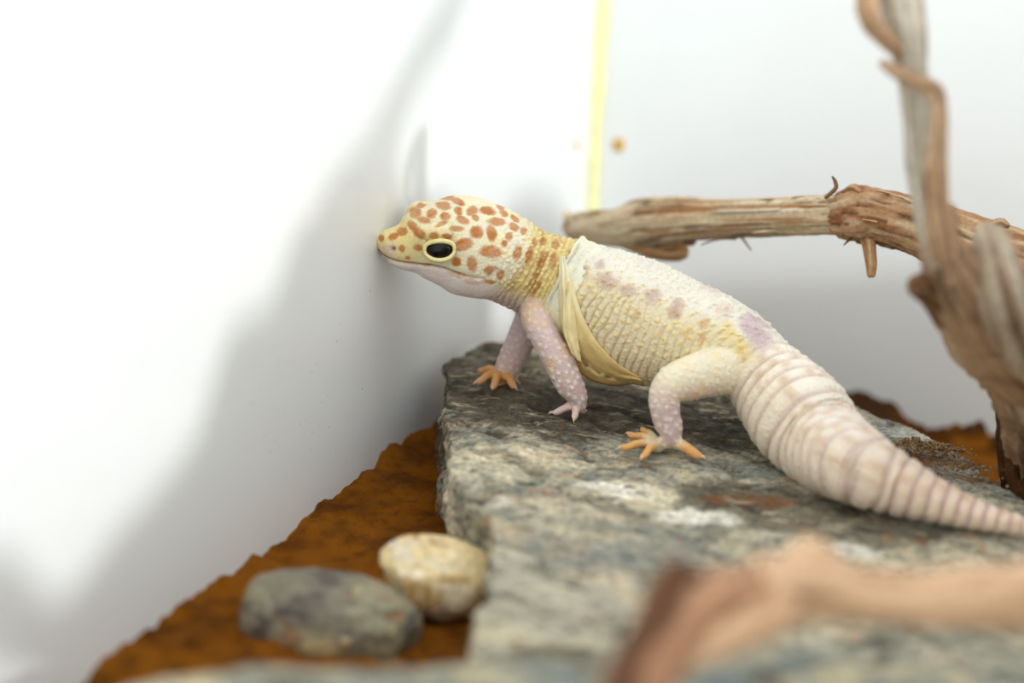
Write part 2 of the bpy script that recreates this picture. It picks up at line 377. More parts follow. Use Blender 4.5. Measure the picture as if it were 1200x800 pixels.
def pebble(name, px, py, depth, half, rotz, colf, label, seed, tilt=0.0, z=None, shape=None, res=48):
    c = P(px, py, depth) if z is None else np.append(onz(px, py, z)[:2], z)
    bm = bmesh.new(); bmesh.ops.create_icosphere(bm, subdivisions=6, radius=1.0)
    u = np.array([x.co[:] for x in bm.verts]); F = [[w.index for w in f.verts] for f in bm.faces]; bm.free()
    s = np.sign(u)*np.abs(u)**0.82; s /= np.linalg.norm(s, axis=1)[:, None]**0.5
    if shape is not None: s = shape(s)
    s = s*(1+0.16*fbm(u, 1.1, 3, seed)+0.035*fbm(u, 4, 3, seed+5))[:, None]
    w = s*np.asarray(half)
    cr, sr = math.cos(rotz), math.sin(rotz)
    ct, st = math.cos(tilt), math.sin(tilt)
    w = w@np.array([[ct, 0, -st], [0, 1, 0], [st, 0, ct]])
    w = w@np.array([[cr, sr, 0], [-sr, cr, 0], [0, 0, 1]])
    cols = colf(u*np.asarray(half), seed)
    base = c-np.array([0, 0, -w[:, 2].min()])
    o = obj(name, mesh(name, w+c, F, cols, base), MAT['pebble'], label=label, cat='stone'); o.location = Vector(base*CM)
    return o
def col_grey(p, s):
    c = np.tile(lin((124, 116, 98)), (len(p), 1))
    c = mixc(c, lin((70, 62, 58)), sm(-0.05, 0.3, fbm(p, 1.6, 4, s))*0.8)
    c = mixc(c, lin((146, 138, 108)), sm(0.05, 0.35, fbm(p, 1.3, 4, s+8))*0.75)
    c = mixc(c, lin((198, 178, 128)), sm(0.28, 0.42, fbm(p, 1.5, 3, s+30))*0.8)
    return mixc(c, lin((140, 84, 36)), sm(0.3, 0.5, fbm(p, 2.4, 3, s+50))*0.6)
def col_cream(p, s):
    c = np.tile(lin((222, 198, 148)), (len(p), 1))
    c = mixc(c, lin((204, 160, 90)), sm(0.0, 0.45, fbm(p, 1.2, 4, s))*0.7)
    c = mixc(c, lin((226, 216, 192)), sm(0.1, 0.4, fbm(p, 1.4, 3, s+9))*0.7)
    vein = sm(0.045, 0.01, np.abs(fbm(p*np.array([1.8, 1, .7]), 1.0, 4, s+4)))*sm(-.1, .2, fbm(p, 1.2, 2, s+70))
    return mixc(c, lin((130, 70, 40)), vein*0.65)
pebble('pebble', 384, 726, 40, (2.15, 1.35, 1.0), -0.10, col_grey, 'dark grey-green mottled pebble lying on the sand by the wall', 3.0, z=0.30)
def sh_tri(u):
    w = u.copy(); w[:, 0] = u[:, 0]*(1.0+0.30*np.clip(u[:, 2], -1, 1))-0.12*u[:, 2]; w[:, 2] = np.where(u[:, 2] > 0, u[:, 2]*0.72-0.10*u[:, 0], u[:, 2]); return w
pebble('pebble', 517, 672, 42, (1.30, 1.15, 1.15), 0.35, col_cream, 'cream yellow pebble with brown veins wedged against the slab', 14.0, z=0.85, shape=sh_tri)

# low rock in the foreground
fV, fF = extrude(FRONT_OL, FLOOR, 3.3)
fme = remesh(fV, fF, 0.16, 5); v = getv(fme); n = getn(fme)
fme.update(); setv(fme, v+n*(0.16*fbm(v, 0.8, 4, 6)+0.06*fbm(v, 3, 3, 16))[:, None])
c = np.tile(lin((150, 148, 130)), (len(v), 1))
c = mixc(c, lin((96, 112, 116)), sm(-0.05, 0.3, fbm(v, 0.7, 4, 44))*0.8)
c = mixc(c, lin((204, 188, 148)), sm(0.05, 0.35, fbm(v, 0.8, 4, 64))*0.8)
c = mixc(c, lin((84, 76, 62)), sm(0.15, 0.4, fbm(v, 1.2, 4, 84))*0.7)
base = np.array([4, 23, FLOOR]); setv(fme, (getv(fme)-base)*CM); setcol(fme, c); fme.shade_smooth(); fme.name = 'flat_rock'
o = obj('flat_rock', fme, MAT['stone'], label='blurred grey and cream rock under the pinkish driftwood piece', cat='rock'); o.location = Vector(base*CM)

# ------------------------------------------------------------------ driftwood
def woodcol(V, t, a, L, pal, seed, fine=1.0):
    """streaks running along the grain"""
    g = np.stack([np.cos(a)*3.0, np.sin(a)*3.0, t*L*0.085], 1)
    c = np.tile(lin(pal[0]), (len(V), 1))
    c = mixc(c, lin(pal[1]), sm(-0.05, 0.35, fbm(g, 1.0*fine, 4, seed)))
    c = mixc(c, lin(pal[2]), sm(0.05, 0.4, fbm(g, 1.7*fine, 4, seed+20))*0.85)
    c = mixc(c, lin(pal[3]), sm(0.22, 0.38, fbm(g*np.array([1, 1, .6]), 3.0*fine, 4, seed+40))*0.8)
    return c, g
def wood(name, pts, pal, seed, parent, n=90, m=48, groove=0.10, lump=0.12, L=None, flat=1.0):
    pts = np.asarray(pts, float)
    if L is None: L = 3.0
    V, F, t, a, C = tube(pts, n, m, flat)
    c, g = woodcol(V, t, a, L, pal, seed)
    r = np.linalg.norm(V-C, axis=1)
    rel = lump*fbm(V, 0.9, 3, seed+3) + groove*(fbm(g*np.array([1.6, 1.6, 1]), 1.5, 4, seed+40)-0.4*sm(0.22, 0.38, fbm(g*np.array([1, 1, .6]), 3.0, 4, seed+40))) + 0.03*fbm(V, 5, 3, seed+9)
    V = C + (V-C)*(1+rel)[:, None]
    base = np.array(parent['_base'])
    return obj(name, mesh(name, V, F, c, base), MAT['wood'], parent)
def pp(lst): return [(*P(x, y, d), r*d/FPX) for x, y, d, r in lst]           # pixel radius -> centimetres
PAL_B = [(206, 184, 150), (160, 114, 74), (224, 210, 182), (84, 56, 36)]
PAL_G = [(190, 182, 164), (158, 142, 120), (214, 208, 194), (116, 96, 76)]
PAL_O = [(186, 144, 102), (156, 112, 74), (206, 174, 136), (96, 64, 42)]
PAL_D = [(120, 86, 58), (84, 58, 40), (150, 116, 84), (56, 38, 28)]
PAL_P = [(218, 180, 144), (200, 156, 120), (228, 196, 162), (140, 100, 74)]

bb = P(1000, 285, 49)
br = empty('branch', bb, 'horizontal weathered brown branch with a knot and peg in front of back wall', 'branch')
wood('stem', pp([(672, 266, 57.5, 15), (690, 266, 57, 19), (722, 267, 56, 22), (756, 262, 55, 28), (800, 257, 53.8, 26), (850, 256, 52.5, 22.5), (930, 253.5, 50.4, 23), (985, 252, 49.2, 23)]),
     PAL_B, 5, br, 170, 64, groove=0.16, lump=0.06, L=6)
wood('stem', pp([(992, 252, 49.1, 30), (1005, 251, 48.9, 33), (1030, 253, 48.6, 32), (1065, 262, 48.1, 33), (1110, 277, 47.5, 34), (1160, 296, 46.8, 36), (1220, 318, 46.0, 38), (1290, 345, 45, 38), (1400, 415, 44.5, 37), (1560, 545, 44, 34), (1720, 690, 43.5, 30)]),
     [(178, 140, 104), (146, 100, 66), (198, 172, 138), (88, 58, 40)], 25, br, 150, 64, groove=0.18, lump=0.08, L=6)
wood('underside_stub', pp([(735, 279, 55.6, 14), (765, 291, 55, 13), (788, 295, 54.6, 12), (799, 294, 54.4, 11)]), PAL_O, 31, br, 30, 24, L=2)
wood('knot', pp([(992, 227, 48.7, 7), (1000, 224, 48.5, 8), (1006, 226, 48.4, 6)]), PAL_O, 41, br, 16, 20, L=1, groove=.25)
wood('peg', pp([(1017, 276, 48.6, 9), (1019, 292, 48.4, 7.5), (1021, 310, 48.3, 6.5), (1021, 322, 48.3, 5)]), PAL_O, 47, br, 30, 20, L=1, groove=.2)
for k, (pt, pal) in enumerate([
    ([(968, 231, 49, 2.6), (974, 226, 48.8, 2.6), (979.5, 220, 48.7, 2.6), (979, 213, 48.7, 2.2), (975.5, 207, 48.7, 1.2)], PAL_D),
    ([(862, 280, 52, 1.2), (850, 279.5, 51.8, 1.3), (836, 281.5, 51.8, 1.2), (822, 287, 51.8, .8)], PAL_D),
    ([(869, 278, 51.8, 1.4), (873, 283, 51.6, 1.4), (880, 293, 51.5, .8)], PAL_D),
    ([(1000, 276, 48.8, 2.0), (995, 281, 48.6, 1.6), (989, 287, 48.5, .8)], PAL_D),
    ([(803, 284, 53.4, 3), (810, 285, 53.3, 3.4), (815, 283, 53.2, 1.6)], PAL_D),
    ([(1160, 268, 46.5, 7), (1172, 262, 46.4, 7), (1180, 264, 46.3, 4)], PAL_O)]):
    wood('twig', pp(pt), pal, 60+k, br, 22, 10, L=1, lump=0.03, groove=0.05)
# bark flakes along the branch
for k, (x, y, d, l, ang) in enumerate([(700, 249, 56.2, 10, -8), (760, 236, 54.4, 14, -4), (905, 235, 50.6, 16, 3), (940, 232, 50, 12, 2), (1040, 227, 48, 16, 16), (1060, 234, 47.6, 18, 20), (1030, 262, 47.9, 20, 14), (900, 272, 50.6, 18, -2)]):
    ca, sa = math.cos(math.radians(ang)), math.sin(math.radians(ang))
    pts = [(x-l*ca, y-l*sa, d, 1.0), (x-l*.3*ca, y-l*.3*sa-1, d-.05, 2.6), (x+l*.4*ca, y+l*.4*sa-1, d-.05, 2.4), (x+l*ca, y+l*sa, d, .8)]
    wood('bark_flake', pp(pts), PAL_B if k % 2 else PAL_O, 80+k, br, 18, 10, L=1, lump=.1, flat=0.6)

# upright driftwood at the right
tb = np.append(P(1225, 555, 46)[:2], -1)
tr = empty('driftwood', tb, 'upright blurred driftwood stump with a pale forked stem, standing beside the slab', 'driftwood')
wood('trunk', pp([(1098, 250, 36.8, 22), (1104, 290, 37.2, 24), (1126, 335, 37.98, 44), (1164, 385, 39.58, 54), (1204, 430, 41.52, 57), (1222, 480, 44.02, 52), (1228, 540, 46, 55), (1230, 600, 46.5, 58)]),
     [(170, 138, 108), (146, 114, 88), (190, 166, 140), (100, 76, 58)], 105, tr, 110, 56, groove=.22, lump=.18, L=5)
wood('stem', pp([(1046, -50, 35.8, 26), (1056, 0, 35.8, 26), (1064, 50, 36, 23), (1071, 100, 36.2, 18), (1076, 150, 36.4, 17), (1082, 200, 36.6, 20), (1092, 250, 36.8, 21), (1104, 300, 37.2, 22)]),
     PAL_G, 125, tr, 90, 40, groove=.12, L=5)
wood('side_shoot', pp([(1034, 74, 35.6, 5), (1050, 84, 35.6, 8), (1072, 95, 35.5, 9.5), (1094, 106, 35.4, 10), (1101, 124, 35.4, 9), (1100, 160, 35.5, 11), (1096, 200, 35.7, 14), (1098, 250, 36, 16), (1106, 300, 36.4, 16)]),
     [(184, 150, 116), (160, 124, 92), (200, 172, 142), (104, 76, 56)], 145, tr, 70, 28, groove=.12, L=4)
wood('knob', pp([(1056, -70, 36, 12), (1030, -40, 35.7, 14), (1017, 0, 35.5, 14), (1021, 25, 35.5, 13), (1036, 44, 35.6, 11), (1054, 60, 35.9, 9)]), [(184, 150, 116), (160, 124, 92), (200, 172, 142), (104, 76, 56)], 155, tr, 40, 28, L=2)
wood('limb', pp([(1158, 276, 38.2, 18), (1164, 300, 37.6, 26), (1176, 350, 37.36, 30), (1190, 410, 39.28, 28), (1206, 470, 41.9, 28)]),
     [(170, 152, 130), (146, 120, 96), (190, 178, 158), (110, 86, 66)], 165, tr, 60, 36, groove=.16, L=4)
wood('broken_stub', pp([(1076, 334, 37.17, 14), (1092, 344, 37.69, 18), (1120, 366, 38.55, 26), (1150, 395, 39.9, 30)]), PAL_D, 175, tr, 40, 28, L=2)
wood('root', pp([(1198, 440, 43.6, 26), (1194, 480, 44.6, 24), (1196, 520, 45.2, 27), (1206, 552, 45.5, 32), (1214, 590, 45.8, 36)]),
     [(94, 62, 36), (70, 46, 30), (120, 78, 42), (44, 30, 20)], 185, tr, 60, 40, groove=.2, lump=.25, L=3)

# driftwood lying on the foreground rock
fb = P(960, 745, 27.5)
fw = empty('driftwood', fb, 'pinkish-brown blurred driftwood piece lying across the foreground rock', 'driftwood')
wood('stem', pp([(868, 704, 27.2, 34), (900, 694, 27.2, 37), (950, 688, 27.2, 42), (1000, 697, 27.4, 33), (1080, 702, 27.6, 33), (1160, 699, 27.8, 38), (1240, 698, 28, 42), (1340, 702, 28.3, 42)]),
     PAL_P, 205, fw, 90, 48, groove=.08, lump=.10, L=4)
wood('forked_end', pp([(905, 690, 27.2, 30), (860, 700, 26.9, 36), (812, 712, 26.4, 40), (776, 752, 25.8, 38), (745, 805, 25.2, 42), (720, 860, 24.6, 42)]),
     [(176, 132, 102), (120, 82, 60), (206, 164, 130), (74, 48, 34)], 225, fw, 80, 48, groove=.12, lump=.12, L=4)
wood('broken_tip', pp([(830, 700, 26.5, 26), (800, 682, 26.3, 24), (783, 668, 26.2, 14)]), PAL_D, 235, fw, 30, 30, L=2)
wood('bark_edge', pp([(800, 668, 26.2, 16), (782, 690, 25.9, 22), (762, 735, 25.5, 22), (738, 785, 25.0, 24), (715, 840, 24.4, 26)]), [(104, 72, 52), (78, 52, 38), (136, 98, 72), (50, 34, 26)], 238, fw, 40, 30, L=2)
wood('hump', pp([(920, 680, 27.1, 26), (948, 655, 27.1, 26), (972, 664, 27.2, 18)]), PAL_P, 245, fw, 24, 30, L=2)
wood('lower_fork', pp([(930, 705, 27, 26), (880, 730, 26.6, 28), (835, 752, 26.2, 24), (800, 775, 25.9, 16)]), PAL_P, 255, fw, 40, 30, L=2)

# added panel out of view, cut to cast the shadow outlines on both walls
PQ = np.array([18.5, 11.0]); PD = np.array([0.7071, 0.7071]); PN = np.array([-0.7071, 0.7071])
def caster(p):
    t = ((p[:2]-PQ)@PN)/(SUN_D[:2]@PN); q = p-SUN_D*t; return ((q[:2]-PQ)@PD, q[2])
lw = [(72, 835), (48, 776), (-10, 748), (-160, 735), (-170, 650), (-40, 640), (10, 640), (38, 668), (62, 700), (100, 665), (165, 590), (222, 520), (246, 440), (268, 385), (322, 345), (345, 262), (392, 192), (428, 142), (468, 62), (505, 0), (545, -70), (575, -80), (535, 20), (498, 80), (468, 140), (462, 190), (482, 222), (530, 240), (575, 300), (577, 392)]
hump = [(606, 392), (606, 280), (590, 246), (615, 222), (652, 236), (668, 262), (664, 388)]
rw = [(720, 352), (850, 331), (960, 322), (1080, 312), (1200, 300), (1400, 280)]
out = [caster(on_wall(x, y, 'L')) for x, y in lw+hump] + [caster(on_wall(x, y, 'R')) for x, y in rw]
a1 = max(p[0] for p in out)+1
a0 = out[0][0]; out = [(a0+.3, 0.0)] + out + [(a1, out[-1][1]), (a1, 0.0)]
th = 1.6; V = []; 
for off in (0, th):
    for a, z in out: V.append((*(PQ+PD*a-PN*off), z if z > 0.5 else FLOOR))
k = len(out)
F = [list(range(k)), list(range(2*k-1, k-1, -1))] + [[(i+1) % k, i, k+i, k+(i+1) % k] for i in range(k)]
bme = bpy.data.meshes.new('t'); bme.from_pydata(V, [], F); bm = bmesh.new(); bm.from_mesh(bme)
bmesh.ops.triangulate(bm, faces=[f for f in bm.faces if len(f.verts) > 4]); bm.normal_update(); bmesh.ops.recalc_face_normals(bm, faces=bm.faces)
TV = [x.co[:] for x in bm.verts]; TF = [[w.index for w in f.verts] for f in bm.faces]; bm.free()
kme = remesh(TV, TF, 0.3, 3); v = getv(kme); n = getn(kme)
setv(kme, v+n*(0.25*fbm(v*np.array([1, 1, .35]), 0.9, 4, 7))[:, None])
c = mixc(np.tile(lin((226, 216, 200)), (len(v), 1)), lin((196, 180, 158)), sm(-.1, .3, fbm(v*np.array([1, 1, .25]), 1.2, 4, 17)))  # pale so the added panel bounces light into the shaded side
base = np.array([*(PQ+PD*(a0+a1)/2), FLOOR]); setv(kme, (getv(kme)-base)*CM); setcol(kme, c); kme.shade_smooth(); kme.name = 'shadow_caster'
o = obj('shadow_caster', kme, MAT['wood'], label='tall ragged pale panel added out of view to cast the wall shadows', cat='bark'); o.location = Vector(base*CM)

# ------------------------------------------------------------------ the gecko
# stations along the spine: x, y on the picture, depth (None = resting on the slab), half extent px, half width cm, look-down angle
ST = [
 (443, 288, 46.9, 7, .20, 33), (447, 287.5, 46.95, 14, .32, 33), (455, 287, 47.0, 19, .46, 33), (472, 288, 47.1, 28, .68, 33), (490, 285, 47.2, 39, .92, 33),
 (511, 284, 47.3, 48, 1.18, 33), (531, 285, 47.4, 55.5, 1.38, 33), (552, 289.5, 47.5, 57, 1.46, 33), (573, 296, 47.6, 54.5, 1.42, 32),
 (590, 303, 47.7, 51, 1.26, 30), (607, 312, 47.8, 49, 1.12, 27), (630, 323, 47.9, 50, 1.08, 23), (660, 338, 47.9, 59, 1.3, 19),
 (700, 357, 47.6, 68, 1.6, 17), (745, 376, 47.2, 72, 1.8, 17), (790, 391, 46.8, 66, 1.8, 17), (830, 402, 46.4, 59, 1.6, 17),
 (865, 417, 46.0, 51, 1.3, 17), (890, 436, 45.6, 46, 1.12, 18), (912, 460, 45.1, 53, 1.16, 19), (940, 493, 44.2, 59, 1.3, 19),
 (968, 523, 43.4, 53, 1.18, 19), (1008, 548, None, 45, 1.0, 19), (1052, 568, None, 36, .82, 19), (1098, 587, None, 25.5, .58, 19),
 (1150, 604, None, 16.5, .37, 19), (1200, 616, None, 11, .25, 19), (1245, 627, None, 7, .15, 19), (1285, 637, None, 3, .07, 19)]
rows = []
for x, y, d, H, w, e in ST:
    if d is None:
        r = H/46.5; d = 42.0
        for _ in range(4):
            z = SLAB_Z + (H*d/FPX)*1.0 + 0.02; q = onz(x, y, z); d = (q-CAM)@Fv
    rows.append((x, y, d, H*d/FPX, w, e))
NS = 420
S, ts = crspline(rows, NS)
SC = np.array([P(a, b, c) for a, b, c in S[:, :3]])
T = np.gradient(SC, axis=0); T /= np.linalg.norm(T, axis=1)[:, None]           # snout -> tail
vw = SC-CAM; vw /= np.linalg.norm(vw, axis=1)[:, None]
W_ = -vw + T*np.sum(vw*T, 1)[:, None]; W_ /= np.linalg.norm(W_, axis=1)[:, None]
S_ = np.cross(T, W_); S_ *= np.sign(S_@Uv)[:, None]
er = np.radians(S[:, 5])[:, None]
NN = W_*np.cos(er)-S_*np.sin(er)           # towards the animal's left flank
UU = S_*np.cos(er)+W_*np.sin(er)           # towards its back
Hc, wv = S[:, 3], S[:, 4]
hv = np.sqrt(np.maximum(Hc**2-(wv*np.sin(er[:, 0]))**2, (0.55*Hc)**2))/np.cos(er[:, 0])
SX = S[:, 0]                                # picture x of the spine serves as its length coordinate
arc = np.concatenate([[0], np.cumsum(np.linalg.norm(np.diff(SC, axis=0), axis=1))])
m = 72; ang = np.linspace(0, 2*np.pi, m, endpoint=False)
ca, sa = np.cos(ang), np.sin(ang)
se = lambda c, p: np.sign(c)*np.abs(c)**p
rings = SC[:, None, :] + wv[:, None, None]*se(ca, .93)[None, :, None]*NN[:, None, :] + hv[:, None, None]*se(sa, .93)[None, :, None]*UU[:, None, :]
g = Shell(); g.add(*ringloft(rings))
def frame_at(x):
    i = int(np.argmin(np.abs(SX-x))); return SC[i], T[i], NN[i], UU[i], i
def ball(c, r, axes=None):
    bm = bmesh.new(); bmesh.ops.create_icosphere(bm, subdivisions=4, radius=1.0)
    u = np.array([x.co[:] for x in bm.verts]); F = [[w.index for w in f.verts] for f in bm.faces]; bm.free()
    A = np.eye(3) if axes is None else np.array(axes)
    return c + (u*np.asarray(r))@A, F
def surf(px, py, lift=0.0):
    """point where the sight line of a picture point meets the spine loft"""
    r = ray(px, py); best = None
    for dd in np.arange(44.5, 50, 0.01):
        p = CAM+r*dd; i = int(np.argmin(np.sum((SC-p)**2, 1))); q = p-SC[i]
        if ((q@NN[i])/wv[i])**2+((q@UU[i])/hv[i])**2 < 1: return p - r*lift, i
    return None, None
# brow and eye bulges on both sides of the head
EYE, ei = surf(514.5, 292)
eN = EYE-SC[ei]; eN_n, eN_u = eN@NN[ei], eN@UU[ei]
far_eye = SC[ei]-NN[ei]*eN_n+UU[ei]*eN_u
g.add(*ball(EYE-vw[ei]*(-0.18)+UU[ei]*0.04, (.50, .50, .40)))
fb_ = P(493, 250, 48.0)
g.add(*ball(fb_, (.42, .40, .34), (T[ei], NN[ei], UU[ei])))
nb_ = SC[ei]+NN[ei]*0.98+UU[ei]*0.98-T[ei]*0.15
g.add(*ball(nb_, (.52, .26, .24), (T[ei], NN[ei], UU[ei])))
# muzzle
c, t_, n_, u_, i = frame_at(452)
g.add(*ball(c+t_*0.02+u_*0.10, (.20, .36, .30), (t_, n_, u_)))
# limbs: (x, y, depth, radius cm)
def limb(pts): return np.array([(*P(x, y, d), r) for x, y, d, r in pts])
def toes(palm, ends, r0=.115, r1=.075, z=SLAB_Z, arch=.16):
    out = []
    for ex, ey in ends:
        e = onz(ex, ey, z+0.08); a = palm; mid = a*0.5+e*0.5+np.array([0, 0, arch])
        out.append(np.array([(*a, r0*1.25), (*mid, r0), (*(e*.72+mid*.28-np.array([0, 0, .03])), r0*.92), (*e, r1)]))
    return out
LIMBS = {}
LIMBS['near_fore'] = limb([(634, 350, 47.9, .46), (629, 362, 47.35, .45), (630, 376, 46.85, .43), (640, 397, 46.5, .40), (655, 424, 46.4, .42), (667, 449, 46.45, .39), (676, 464, 46.5, .29), (678, 473, 46.55, .22), (675, 478, 46.6, .17)])
LIMBS['far_fore'] = limb([(628, 362, 48.6, .50), (617, 385, 49.0, .45), (605, 410, 49.2, .41), (594, 433, 49.3, .37), (588, 442, 49.3, .30), (583, 446, 49.2, .22)])
LIMBS['near_hind'] = limb([(868, 432, 45.7, .70), (845, 434, 45.1, .66), (815, 441, 44.6, .60), (790, 450, 44.3, .52), (779, 464, 44.2, .42), (780, 485, 44.3, .38), (785, 503, 44.4, .34), (783, 514, 44.45, .26), (774, 520, 44.55, .15)])
LIMBS['far_hind'] = limb([(872, 425, 46.8, .6), (890, 436, 47.6, .5), (900, 448, 48.3, .4), (908, 460, 48.6, .28)])
TOES = {}
pn = P(676, 474, 46.55); TOES['near_fore'] = toes(pn, [(649, 483), (673, 490), (685, 481)], .105, .07, arch=.02) + toes(pn+np.array([0, .3, 0]), [(664, 474), (684, 470)], .09, .06, arch=.05)
pf = P(586, 443, 49.2); TOES['far_fore'] = toes(pf, [(563, 434), (560, 447), (578, 453), (603, 453), (604, 446)], .12, .10)
ph = P(770, 519, 44.6); TOES['near_hind'] = toes(ph, [(729, 524), (738, 508.5), (753, 503), (753, 535)], .105, .09, arch=.06) + toes(P(786, 515, 44.5), [(821, 534)], .14, .085, arch=.02)
pq = P(908, 461, 48.6); TOES['far_hind'] = toes(pq, [(880, 466), (895, 470), (915, 470), (930, 466)])
SEGS = []       # (points, radii, part)
for k, L in LIMBS.items():
    V, F, *_ = tube(L, 44, 28); g.add(V, F); S2, _t = crspline(L, 60); SEGS.append((k, S2, _t/_t[-1]))
for k, lst in TOES.items():
    for L in lst:
        V, F, *_ = tube(L, 24, 16); g.add(V, F); S2, _t = crspline(L, 24); SEGS.append((k+'_toe', S2, _t/_t[-1]))
for c_, r_, k in ((pn, .17, 0), (pf, .24, 1), (ph-np.array([0, 0, .05]), .22, 1), (pq, .22, 1)):
    g.add(*ball(c_-np.array([0, 0, .04]), (r_, r_, .16)))
gme = remesh(g.V, g.F, 0.034, 9)
v = getv(gme); n = getn(gme); NV = len(v)
# --- which stretch of spine or limb each vertex belongs to
def nearest(v, C):
    out = np.empty(len(v), int)
    for k in range(0, len(v), 20000):
        q = v[k:k+20000]; out[k:k+20000] = np.argmin((q**2).sum(1)[:, None]-2*q@C.T+(C**2).sum(1)[None], 1)
    return out
ib = nearest(v, SC); q = v-SC[ib]
rb = np.sqrt((np.sum(q*NN[ib], 1)/wv[ib])**2+(np.sum(q*UU[ib], 1)/hv[ib])**2+(np.sum(q*T[ib], 1)/wv[ib])**2*0.3)
th_ = np.arctan2(np.sum(q*UU[ib], 1)/hv[ib], np.sum(q*NN[ib], 1)/wv[ib])    # pi/2 = back, 0 = left flank
X_ = SX[ib] + np.sum(q*T[ib], 1)*40*np.abs(T[ib]@Rv); A_ = arc[ib]+np.sum(q*T[ib], 1)
bl = np.full(NV, 9.0); bt = np.zeros(NV); bk = np.full(NV, -1)
for si, (k, S2, t2) in enumerate(SEGS):
    j = nearest(v, S2[:, :3]); dd = np.linalg.norm(v-S2[j, :3], axis=1)/S2[j, 3]
    b = dd < bl; bl[b] = dd[b]; bt[b] = t2[j][b]; bk[b] = si
legw = sm(-0.12, 0.22, (rb-1.0)-np.maximum(bl-1.0, 0)*1.3)                   # 1 on limbs
toew = np.array([1.0 if s[0].endswith('_toe') else 0.0 for s in SEGS])[bk]*sm(0.9, 1.2, rb)
names = np.array([s[0].replace('_toe', '') for s in SEGS])[bk]
# --- relief
head = sm(612, 585, X_); tail = sm(878, 905, X_); torso = (1-head)*(1-tail)
back_ = np.sin(th_)
disp = np.zeros(NV)
# tail: rings of swollen segments
spc = 0.47-0.17*sm(940, 1180, SX); phs = np.cumsum(np.gradient(arc)/spc); seg = phs[ib]+np.sum(q*T[ib], 1)/spc[ib]
ph_ = seg+0.06*np.sin(th_*3)+0.10*fbm(v, 0.9, 2, 5); fr = ph_-np.floor(ph_)
furrow = np.abs(2*fr-1)**3.5
bandw = tail*(1-legw)*(0.5+0.5*sm(1.0, 0.3, back_))
disp += bandw*(-0.10*furrow+0.02*np.sin(fr*np.pi))*np.clip(wv[ib]/0.8, .2, 1)
# flank wrinkles across the body
wr_ = A_*1.0-0.28*back_+0.25*fbm(v, 0.8, 3, 3)
wf = wr_/0.235; wfr = wf-np.floor(wf); crease = np.abs(2*wfr-1)**4
wmask = sm(640, 668, X_)*(1-tail)*(1-legw)*sm(0.85, 0.25, back_)*(0.45+0.55*sm(-.2, .4, fbm(v, 1.1, 3, 9)))
disp -= 0.06*crease*wmask
nf = sm(585, 610, X_)*sm(662, 645, X_)*(1-legw)
nw = (A_+0.10*fbm(v, 1.5, 2, 8))/0.17; nfr = nw-np.floor(nw); ncrease = np.abs(2*nfr-1)**3
disp -= 0.05*ncrease*nf*sm(0.95, 0.4, back_)
# tubercles in staggered rows
def tub(du, dv, A, B, rad, jit=0.28, keepp=1.0, seed=0):
    r = np.floor(A/du); B2 = B/dv+0.5*(r % 2); cidx = np.floor(B2)
    h1 = np.sin(r*127.1+cidx*311.7+seed)*43758.5453; h1 -= np.floor(h1)
    h2 = np.sin(r*269.5+cidx*183.3+seed)*43758.5453; h2 -= np.floor(h2)
    h3 = np.sin(r*419.2+cidx*371.9+seed)*43758.5453; h3 -= np.floor(h3)
    x = (A/du-r-0.5-(h1-.5)*jit*2)*du; y = (B2-cidx-0.5-(h2-.5)*jit*2)*dv
    return np.exp(-(x*x+y*y)/(rad*rad))*(h3 < keepp)
Bc = th_*(wv[ib]+hv[ib])*0.5
tb1 = tub(.235, .21, wr_, Bc, .055, .42, .85)
tbm = torso*(1-legw)*sm(-0.55, 0.0, back_)*sm(600, 640, X_)
disp += 0.050*tb1*tbm
tb2 = tub(.125, .125, A_, Bc, .04, .3, .8, 4)
disp += 0.026*tb2*(1-legw)*np.maximum(head*sm(-0.3, .2, back_)*(.3+.7*sm(530, 590, X_)), torso*.5)
disp += 0.055*tub(.17, .16, A_, Bc, .055, .3, .85, 31)*sm(560, 595, X_)*sm(665, 650, X_)*(1-legw)*sm(-.3, .1, back_)
disp += 0.022*tub(.16, .2, A_, Bc, .045, .3, .6, 9)*tail*(1-legw)
disp += (0.042*tub(.2, .19, A_, Bc, .06, .3, .9, 2))*sm(660, 700, X_)*(1-head)*(1-legw)*sm(.80, .97, back_)*sm(1010, 960, X_)
# limb dots
la = (v@np.array([.3, .5, .81])); lb = v@np.array([.8, -.6, .05])
tb3 = tub(.20, .20, v@Uv+.2*v@Rv, v@Rv, .055, .3, .9, 6)*legw*(1-toew)
disp += 0.026*tb3
# mouth slit
ML = np.array([(441, 292), (446, 298), (453, 302.5), (463, 306), (474, 308.3), (490, 310), (506, 311.3), (520, 314.5), (536, 320), (552, 325), (569, 326.5)])
pr = project(v); facing = np.sum(n*(CAM-v), 1) > 0
def polyd(px, py, L):
    d = np.full(len(px), 1e9)
    for (x0, y0), (x1, y1) in zip(L[:-1], L[1:]):
        dx, dy = x1-x0, y1-y0; t = np.clip(((px-x0)*dx+(py-y0)*dy)/(dx*dx+dy*dy), 0, 1)
        d = np.minimum(d, np.hypot(px-x0-t*dx, py-y0-t*dy))
    return d
